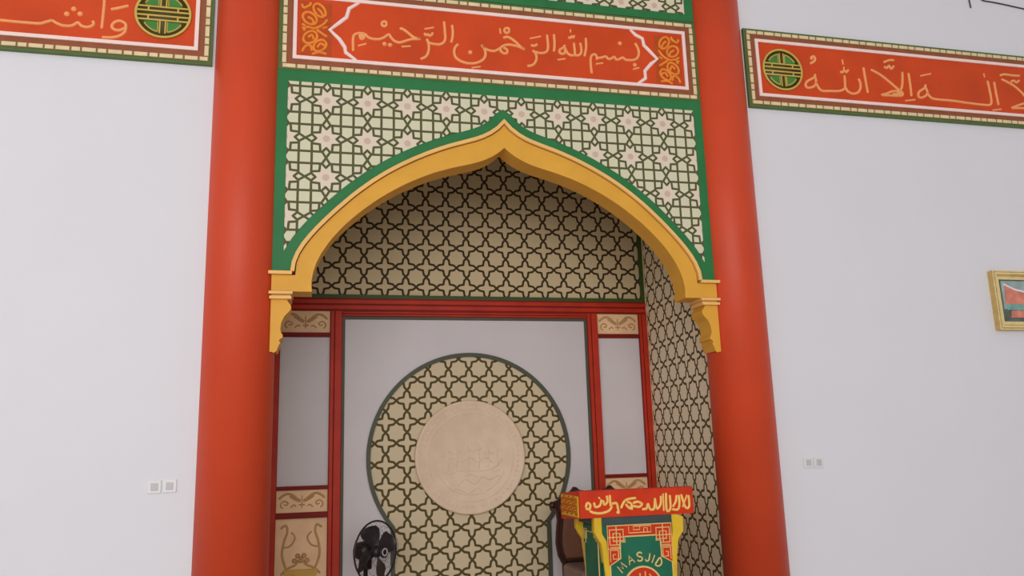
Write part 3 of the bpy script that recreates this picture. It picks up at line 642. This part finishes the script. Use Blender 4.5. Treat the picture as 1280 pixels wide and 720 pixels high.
for s in (-1, 1):
    MB().tube([(CX+s*.28, .70, 0), (CX+s*.285, .69, .12), (CX+s*.27, .70, .28), (CX+s*.28, .70, .38)], [.018, .022, .026, .032], seg=10).build('leg', M['wood'], ch)
    MB().tube([(CX+s*.28, 1.25, 0), (CX+s*.28, 1.22, .2), (CX+s*.28, 1.20, .38), (CX+s*.28, 1.21, .62)], [.018, .022, .026, .026], seg=10).build('leg', M['wood'], ch)

# ------------------------------------------------------------------ fan
FX, FYY, FZ = -.905, .92, .815
fa = thing('pedestal_fan', 'black pedestal fan standing at the left of the keyhole panel', 'fan', (FX, FYY, 0), math.radians(42))
def fb(mb, name, m, parent=fa): return mb.build(name, m, parent, fix=False)
R = .232
cg = MB()
circ = lambda r, y, n=40: [(r*math.cos(2*PI*i/n), y, FZ+r*math.sin(2*PI*i/n)) for i in range(n)]
cg.tube(circ(R, 0), .0075, seg=8, closed=True)
cg2 = MB()
for r, y in ((.19, -.062), (.13, -.078), (.065, -.086)): cg2.tube(circ(r, y), .0012, seg=4, closed=True)
for r, y in ((.19, .055), (.10, .075)): cg2.tube(circ(r, y), .0014, seg=4, closed=True)
for i in range(36):
    a = 2*PI*i/36
    for sgn, prof in ((1, [(.035, -.088), (.13, -.078), (.19, -.062), (.222, -.035), (R, 0)]), (-1, [(.06, .08), (.10, .075), (.19, .055), (R, 0)])):
        cg2.tube([(r*math.cos(a), y, FZ+r*math.sin(a)) for r, y in prof], .0008, seg=3)
co = fb(cg, 'cage_rim', M['fan']); fb(cg2, 'cage_wires', M['fan'])
fb(MB().lathe([(.045, 0), (.045, .008), (.036, .012), (.001, .012)], (0, -.084, FZ), 'Y', 24), 'cage_badge', M['fan'])
fb(MB().lathe([(.030, 0), (.030, .002), (.022, .002), (.022, 0)], (0, -.0955, FZ), 'Y', 24, smooth=False), 'badge_ring', M['plasticg'])
fb(MB().lathe([(.042, -.03), (.046, .02), (.030, .045), (.001, .05)], (0, 0, FZ), 'Y', 24), 'blade_hub', M['fanb'])
for k in range(4):
    a0 = math.radians(20+90*k); mb = MB(); vs = []; fs = []
    st = [(.035, -.45, .45), (.08, -.50, .46), (.13, -.50, .50), (.175, -.42, .50), (.203, -.22, .42), (.212, -.02, .28)]
    for r, a1, a2 in st:
        for j in range(7):
            t = j/6; a = a0+a1+(a2-a1)*t; vs.append((r*math.cos(a), -.025+.05*t+(.004 if False else 0), FZ+r*math.sin(a)))
    nn = len(vs)
    vs += [(x, y+.003, z) for x, y, z in vs]
    for i in range(len(st)-1):
        for j in range(6):
            q = i*7+j; fs += [[q, q+1, q+8, q+7], [nn+q, nn+q+7, nn+q+8, nn+q+1]]
    mb.add(vs, fs, 0, True); fb(mb, 'fan_blade', M['fanb'])
fb(MB().lathe([(.060, -.19), (.070, -.17), (.078, -.10), (.070, -.07), (.03, -.05)], (0, 0, FZ), 'Y', 28), 'motor_housing', M['fan'])
fb(MB().box(-.035, .035, .07, .15, FZ-.14, FZ-.05, b=.01), 'tilt_bracket', M['fan'])
fb(MB().lathe([(.018, .02), (.018, FZ-.12)], (0, .11, 0), seg=20), 'pole', M['fan'])
fb(MB().lathe([(.20, 0), (.20, .012), (.17, .022), (.05, .030), (.028, .06), (.02, .08)], (0, .11, 0), seg=48), 'base', M['fan'])

# ------------------------------------------------------------------ picture on the right wall
pf = thing('framed_picture', 'gold framed landscape picture hanging on the white wall at the right edge', 'picture', (4.75, .0, 2.456))
x0, x1, z0, z1 = 4.347, 5.19, 2.458, 2.982
mb = MB()
mb.ring(x0, x1, z0, z1, .045, -.022, WY, 0); mb.ring(x0+.018, x1-.018, z0+.018, z1-.018, .016, -.034, -.02, 1); mb.ring(x0+.045, x1-.045, z0+.045, z1-.045, .030, -.006, WY, 1)
mb.ring(x0, x1, z0, z1, .010, -.028, -.02, 1)
mb.build('picture_frame', [M['frgold'], M['frgold2']], pf)
a, b, c, d = x0+.075, x1-.075, z0+.075, z1-.075
pic = MB().box(a, b, .010, WY, c, d).build('picture_sheet', M['pdk'], pf)
mb = MB(); yy = .006; W = b-a; H = d-c
mb.box(a+.03, b-.01, yy, .012, c+.30*H, d-.01, 0)
mb.prism([(a+.05, c+.42*H), (a+.06, c+.86*H), (a+.12, c+.82*H), (a+.20, c+.74*H), (a+.34, c+.70*H), (b-.05, c+.80*H), (b-.02, c+.42*H)], yy-.002, .012, 1)
mb.stroke([(a+.055, c+.90*H), (a+.12, c+.82*H), (a+.20, c+.75*H), (a+.36, c+.71*H), (b-.04, c+.82*H)], .018, yy, .004, 2)
mb.box(a+.06, b-.02, yy-.001, .012, c+.28*H, c+.44*H, 3)
mb.prism([(a+.09, c+.10*H), (a+.10, c+.26*H), (a+.22, c+.27*H), (b-.06, c+.24*H), (b-.05, c+.10*H)], yy-.001, .012, 1)
mb.build('painted_landscape', [M['sky'], M['coral'], M['cwhite'], M['ptl']], pic)

# ------------------------------------------------------------------ switch plates
for x, z, lab in ((-2.393, 1.394, 'white switch plate left of the left column, the farther of the pair from it'),
                  (-2.300, 1.396, 'white switch plate left of the left column, the nearer of the pair to it'),
                  (2.392, 1.398, 'white switch plate right of the right column, the nearer of the pair to it'),
                  (2.484, 1.396, 'white switch plate right of the right column, the farther of the pair from it')):
    w = thing('switch_plate', lab, 'switch', (x, WY, z), 0, 'switch plates on the white walls')
    MB().box(x-.042, x+.042, WY-.010, WY, z-.042, z+.042, b=.004).build('face_plate', M['plastic'], w)
    mb = MB(); mb.box(x-.022, x+.022, WY-.015, WY-.009, z-.024, z+.024, b=.003); mb.build('rocker', M['plasticg'], w)

# ------------------------------------------------------------------ loose cord, top right corner
cd = thing('cord', 'thin dark cord on the white wall above the right calligraphy board', 'cord', (4.80, WY, 5.56))
yy = WY-.007
cpts = [(4.604, 5.555), (4.600, 5.60), (4.597, 5.66), (4.605, 5.72), (4.64, 5.745), (4.68, 5.72), (4.715, 5.675), (4.76, 5.648), (4.85, 5.643), (5.00, 5.632), (5.20, 5.612), (5.6, 5.58), (6.0, 5.60), (6.4, 5.9), (6.45, 6.58)]
MB().tube([(p.x, yy, p.y) for p in catmull([Vector(q) for q in cpts])], .0065, seg=6).build('cord_line', M['plasticd'], cd)
# ------------------------------------------------------------------ light: daylight through the open sides of the hall, plus an added rear fill
w = bpy.data.worlds.new('daylight'); bpy.context.scene.world = w; w.use_nodes = True
bg = w.node_tree.nodes['Background']; bg.inputs['Color'].default_value = (1.0, .995, 1.02, 1); bg.inputs['Strength'].default_value = .62
def area(name, loc, target, size, power, col=(1, 1, 1)):
    l = bpy.data.lights.new(name, 'AREA'); l.shape = 'RECTANGLE'; l.size, l.size_y = size; l.energy = power; l.color = col
    o = bpy.data.objects.new(name, l); C.objects.link(o); o.location = loc
    o.rotation_euler = (Vector(target)-Vector(loc)).to_track_quat('-Z', 'Y').to_euler(); return o
area('daylight_from_open_side', (-8.0, -7.0, 3.6), (0, 0, 2.5), (5, 4), 65, (1, .985, .97))
area('added_rear_fill', (-3.5, -14.5, 3.4), (0, 0, 2.2), (12, 5), 1080, (1, .99, 1))  # unseen fill lamp behind the camera, added to brighten the niche
sc = bpy.context.scene
sc.view_settings.view_transform = 'Standard'; sc.view_settings.look = 'None'; sc.view_settings.gamma = 1; sc.view_settings.use_curve_mapping = False
sc.view_settings.exposure = -0.43

# ------------------------------------------------------------------ camera
cam = bpy.data.cameras.new('camera'); co = bpy.data.objects.new('camera', cam); C.objects.link(co)
f, pitch, yaw, roll, cxx = 1016.41, .19861, .23888, -.02984, -1.3812
cy, sy, cp, sp2 = math.cos(yaw), math.sin(yaw), math.cos(pitch), math.sin(pitch)
fwd = Vector((sy*cp, cy*cp, sp2)); rt = Vector((cy, -sy, 0)); upv = rt.cross(fwd)
c, s = math.cos(roll), math.sin(roll)
r = c*rt+s*upv; u = -s*rt+c*upv
co.matrix_world = Matrix(((r.x, u.x, -fwd.x, cxx), (r.y, u.y, -fwd.y, -5.8), (r.z, u.z, -fwd.z, 1.55), (0, 0, 0, 1)))
cam.sensor_fit = 'HORIZONTAL'; cam.sensor_width = 36; cam.lens = f*36/1280
cam.clip_end = 100
sc.camera = co
